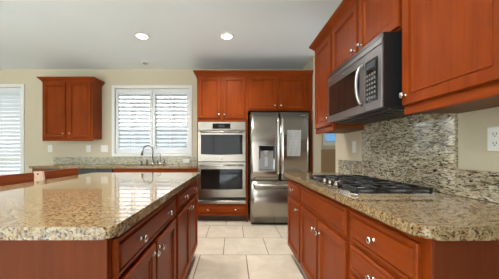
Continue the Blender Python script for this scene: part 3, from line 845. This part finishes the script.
for q in ((sx0-.01,sx0,sy0-.01,sy1+.01,.68,.869),(sx1,sx1+.01,sy0-.01,sy1+.01,.68,.869),(sx0,sx1,sy0-.01,sy0,.68,.869),(sx0,sx1,sy1,sy1+.01,.68,.869),(sx0-.01,sx1+.01,sy0-.01,sy1+.01,.67,.68)): box(b, *q)
t = obj('kitchen_sink', b, STEEL, None, (-1.5, 4.2, .67)); tag(t, 'undermount stainless sink hidden in the counter below the window', 'sink')
obj('drain', lathe(B(), (-1.5, 4.2, .6801), (0,0,1), [(.045,0),(.04,.003),(0,.003)], 20), CHROME, t)

# faucets on the back edge of the sink counter
fy = 4.405; zc = .9105
def at_u(u, y): return (u-VX)*y/F_PX
fxk = at_u(152.8, fy)
t = thing('faucet', 'tall dark gooseneck kitchen faucet in front of the window', 'faucet', (fxk, fy, zc))
obj('base', lathe(B(), (fxk, fy, zc), (0,0,1), [(.028,0),(.028,.008),(.021,.014),(.019,.075),(.015,.085)], 18), DARKSTEEL, t)
arc = [(fxk, fy, zc+.08), (fxk, fy, zc+.24)]
R_ = .085
for i in range(1, 12):
    a = PI*i/11; arc.append((fxk-R_*(1-math.cos(a))*.98, fy-.03*(i/11), zc+.265+R_*math.sin(a)*.95))
arc.append((fxk-2*R_-.008, fy-.035, zc+.235))
obj('spout', tube(B(), arc, .0115, 12), DARKSTEEL, t)
obj('spray_head', lathe(B(), (fxk-2*R_-.004, fy-.034, zc+.252), (-.18,0,-1), [(.012,0),(.015,.01),(.021,.06),(.021,.085),(0,.086)], 16), DARKSTEEL, t)
fu = at_u(160.3, fy)
t2 = thing('filter_faucet', 'small slim water-filter tap right of the main faucet', 'faucet', (fu, fy, zc))
obj('base', lathe(B(), (fu, fy, zc), (0,0,1), [(.018,0),(.018,.006),(.012,.012),(.011,.05)], 14), NICKEL, t2)
arc = [(fu, fy, zc+.05), (fu, fy, zc+.17)]
for i in range(1, 9):
    a = PI*i/8; arc.append((fu-.03*(1-math.cos(a)), fy-.02*(i/8), zc+.18+.03*math.sin(a)))
obj('spout', tube(B(), arc, .0055, 10), NICKEL, t2)
hx = at_u(141, fy)
def lever(u, label, name):
    x = at_u(u, fy)
    t = thing(name, label, 'faucet handle' if 'lever' in name else 'dispenser', (x, fy, zc))
    obj('base', lathe(B(), (x, fy, zc), (0,0,1), [(.024,0),(.024,.006),(.016,.014),(.014,.045),(.018,.052),(.012,.06),(0,.062)], 16), DARKSTEEL, t)
    return t, x
t, x = lever(141.5, 'dark faucet lever left of the gooseneck faucet', 'faucet_lever')
obj('lever', tube(B(), [(x, fy, zc+.055), (x-.05, fy-.01, zc+.075)], [.008,.005], 10), DARKSTEEL, t)
t, x = lever(157, 'dark faucet lever between the gooseneck and the filter tap', 'faucet_lever')
obj('lever', tube(B(), [(x, fy, zc+.055), (x+.03, fy-.02, zc+.075)], [.008,.005], 10), DARKSTEEL, t)
t, x = lever(147, 'dark side sprayer in its holder left of the faucet base', 'side_sprayer')
obj('nozzle', lathe(B(), (x, fy, zc+.055), (0,-.3,1), [(.011,0),(.014,.02),(.016,.035),(0,.038)], 14), DARKSTEEL, t)
t, x = lever(164.3, 'dark pump soap dispenser at the right of the sink taps', 'soap_dispenser')
obj('pump', tube(B(), [(x, fy, zc+.06), (x, fy, zc+.085), (x+.02, fy-.03, zc+.088)], .0055, 10), DARKSTEEL, t)

# ------------------------------------------------------------------ upper cabinet left of the window
LY = 4.186
lx0, lx1, lz0, lz1 = -3.325, -2.448, 1.375, 2.375
t = thing('wall_cabinet', 'two-door cherry wall cabinet hung left of the window', 'cabinet', ((lx0+lx1)/2, 4.33, lz0))
upper_body(t, '-y', LY, lx0, lx1, lz0, lz1, YB-.003-LY)
lm = (lx0+lx1)/2
door(t, '-y', LY, lx0+.028, lm-.028, lz0+.02, lz1-.03, lm-.055, 1.46); door(t, '-y', LY, lm+.028, lx1-.028, lz0+.02, lz1-.03, lm+.055, 1.46)
crown(t, [(lx0-.001, YB-.003), (lx0-.001, LY-.001), (lx1+.001, LY-.001), (lx1+.001, YB-.003)], lz1-.012, -1, WX)

# ------------------------------------------------------------------ outlets and switches
def plate(face, plane, a, z, kind, label, w=.072, h=.115):
    U, N = AX[face]
    c = pt(face, plane, a, z)
    r = thing('outlet' if kind == 'outlet' else 'light_switch', label, 'outlet' if kind == 'outlet' else 'switch', c)
    obj('plate', panel(B(), face, plane, a-w/2, a+w/2, z-h/2, z+h/2, [(0,.0003),(0,.003),(.003,.006)]), PLATE, r)
    if kind == 'outlet':
        for dz in (-.021, .021):
            s = obj('socket', panel(B(), face, plane, a-.017, a+.017, z+dz-.015, z+dz+.015, [(0,.006),(0,.0075),(.002,.008)]), PLATE, r)
            b = B(); obox(b, face, plane, a-.008, a-.0055, z+dz-.003, z+dz+.008, .008, .0085); obox(b, face, plane, a+.0055, a+.008, z+dz-.003, z+dz+.008, .008, .0085)
            obox(b, face, plane, a-.0025, a+.0025, z+dz-.011, z+dz-.006, .008, .0085)
            obj('slots', b, SLOT, s)
    else:
        n = max(1, round(w/.072)) 
        for i in range(n):
            aa = a+(i-(n-1)/2)*.046
            obj('rocker', panel(B(), face, plane, aa-.016, aa+.016, z-.033, z+.033, [(0,.006),(0,.008),(.004,.0095)]), PLATE, r)
    return r
plate('-x', XR, 1.093, 1.20, 'outlet', 'white wall outlet under the large near wall cabinet')
plate('-x', XR, 2.37, 1.19, 'switch', 'white light switch on the strip of wall near the doorway')
S_b = F_PX/YB
plate('-y', YB, (50.3-VX)/S_b, 1.205, 'outlet', 'white outlet below the left end of the wall cabinet', .085, .125)
plate('-y', YB, (88.5-VX)/S_b, 1.205, 'switch', 'white single switch below the right end of the wall cabinet', .085, .125)
plate('-y', YB, (104.5-VX)/S_b, 1.205, 'switch', 'white double switch beside the left casing of the sink window', .13, .125)
r = thing('outlet', 'white horizontal outlet set in the backsplash right of the faucet', 'outlet', ((186.5-VX)/S_b, YB-.021, .975))
xx = (186.5-VX)/S_b
obj('plate', panel(B(), '-y', YB-.021, xx-.058, xx+.058, .94, 1.012, [(0,.0003),(0,.003),(.003,.006)]), PLATE, r)
for dx in (-.02, .02): obj('socket', panel(B(), '-y', YB-.021, xx+dx-.015, xx+dx+.015, .959, .993, [(0,.006),(0,.0075),(.002,.008)]), PLATE, r)

# ------------------------------------------------------------------ recessed ceiling lights
def can(x, y, label, power=58):
    t = thing('ceiling_light', label, 'ceiling light', (x, y, ZC-.001), 'recessed ceiling lights')
    obj('trim_ring', lathe(B(), (x, y, ZC-.0005), (0,0,-1), [(.098,0),(.096,.006),(.075,.010),(.070,.004),(.070,0)], 32), WHITE, t)
    obj('lens', lathe(B(), (x, y, ZC-.001), (0,0,-1), [(.069,0),(.069,.003),(.05,.006),(0,.007)], 32), LAMP, t)
    l = bpy.data.lights.new('downlight', 'SPOT'); l.energy = power; l.spot_size = 2.6; l.spot_blend = .9; l.color = (1,.985,.96)
    l.shadow_soft_size = .07
    o = bpy.data.objects.new('downlight', l); C.objects.link(o); o.parent = t; o.location = (0,0,-.02)
can(-1.216, 3.21, 'lit recessed ceiling light, the left one toward the window')
can(-.086, 3.21, 'lit recessed ceiling light, the right one before the ovens')
for x, y, w in ((-1.216, 1.2, 'over the island'), (-.086, 1.2, 'over the aisle')):
    can(x, y, 'added recessed ceiling light '+w+' above the camera view')  # unseen downlights added for extra brightness
vx, vy = -1.52, 4.17
t = thing('eyeball_light', 'small unlit recessed eyeball light on ceiling near the window', 'ceiling light', (vx, vy, ZC-.001))
obj('trim_ring', lathe(B(), (vx, vy, ZC-.0005), (0,0,-1), [(.075,0),(.073,.006),(.058,.010),(.05,.003),(.05,0)], 28), WHITE, t)
obj('lamp_eye', lathe(B(), (vx, vy, ZC-.001), (.3,-.1,-1), [(.045,0),(.045,.006),(.034,.016),(0,.018)], 24), GREYPL, t)
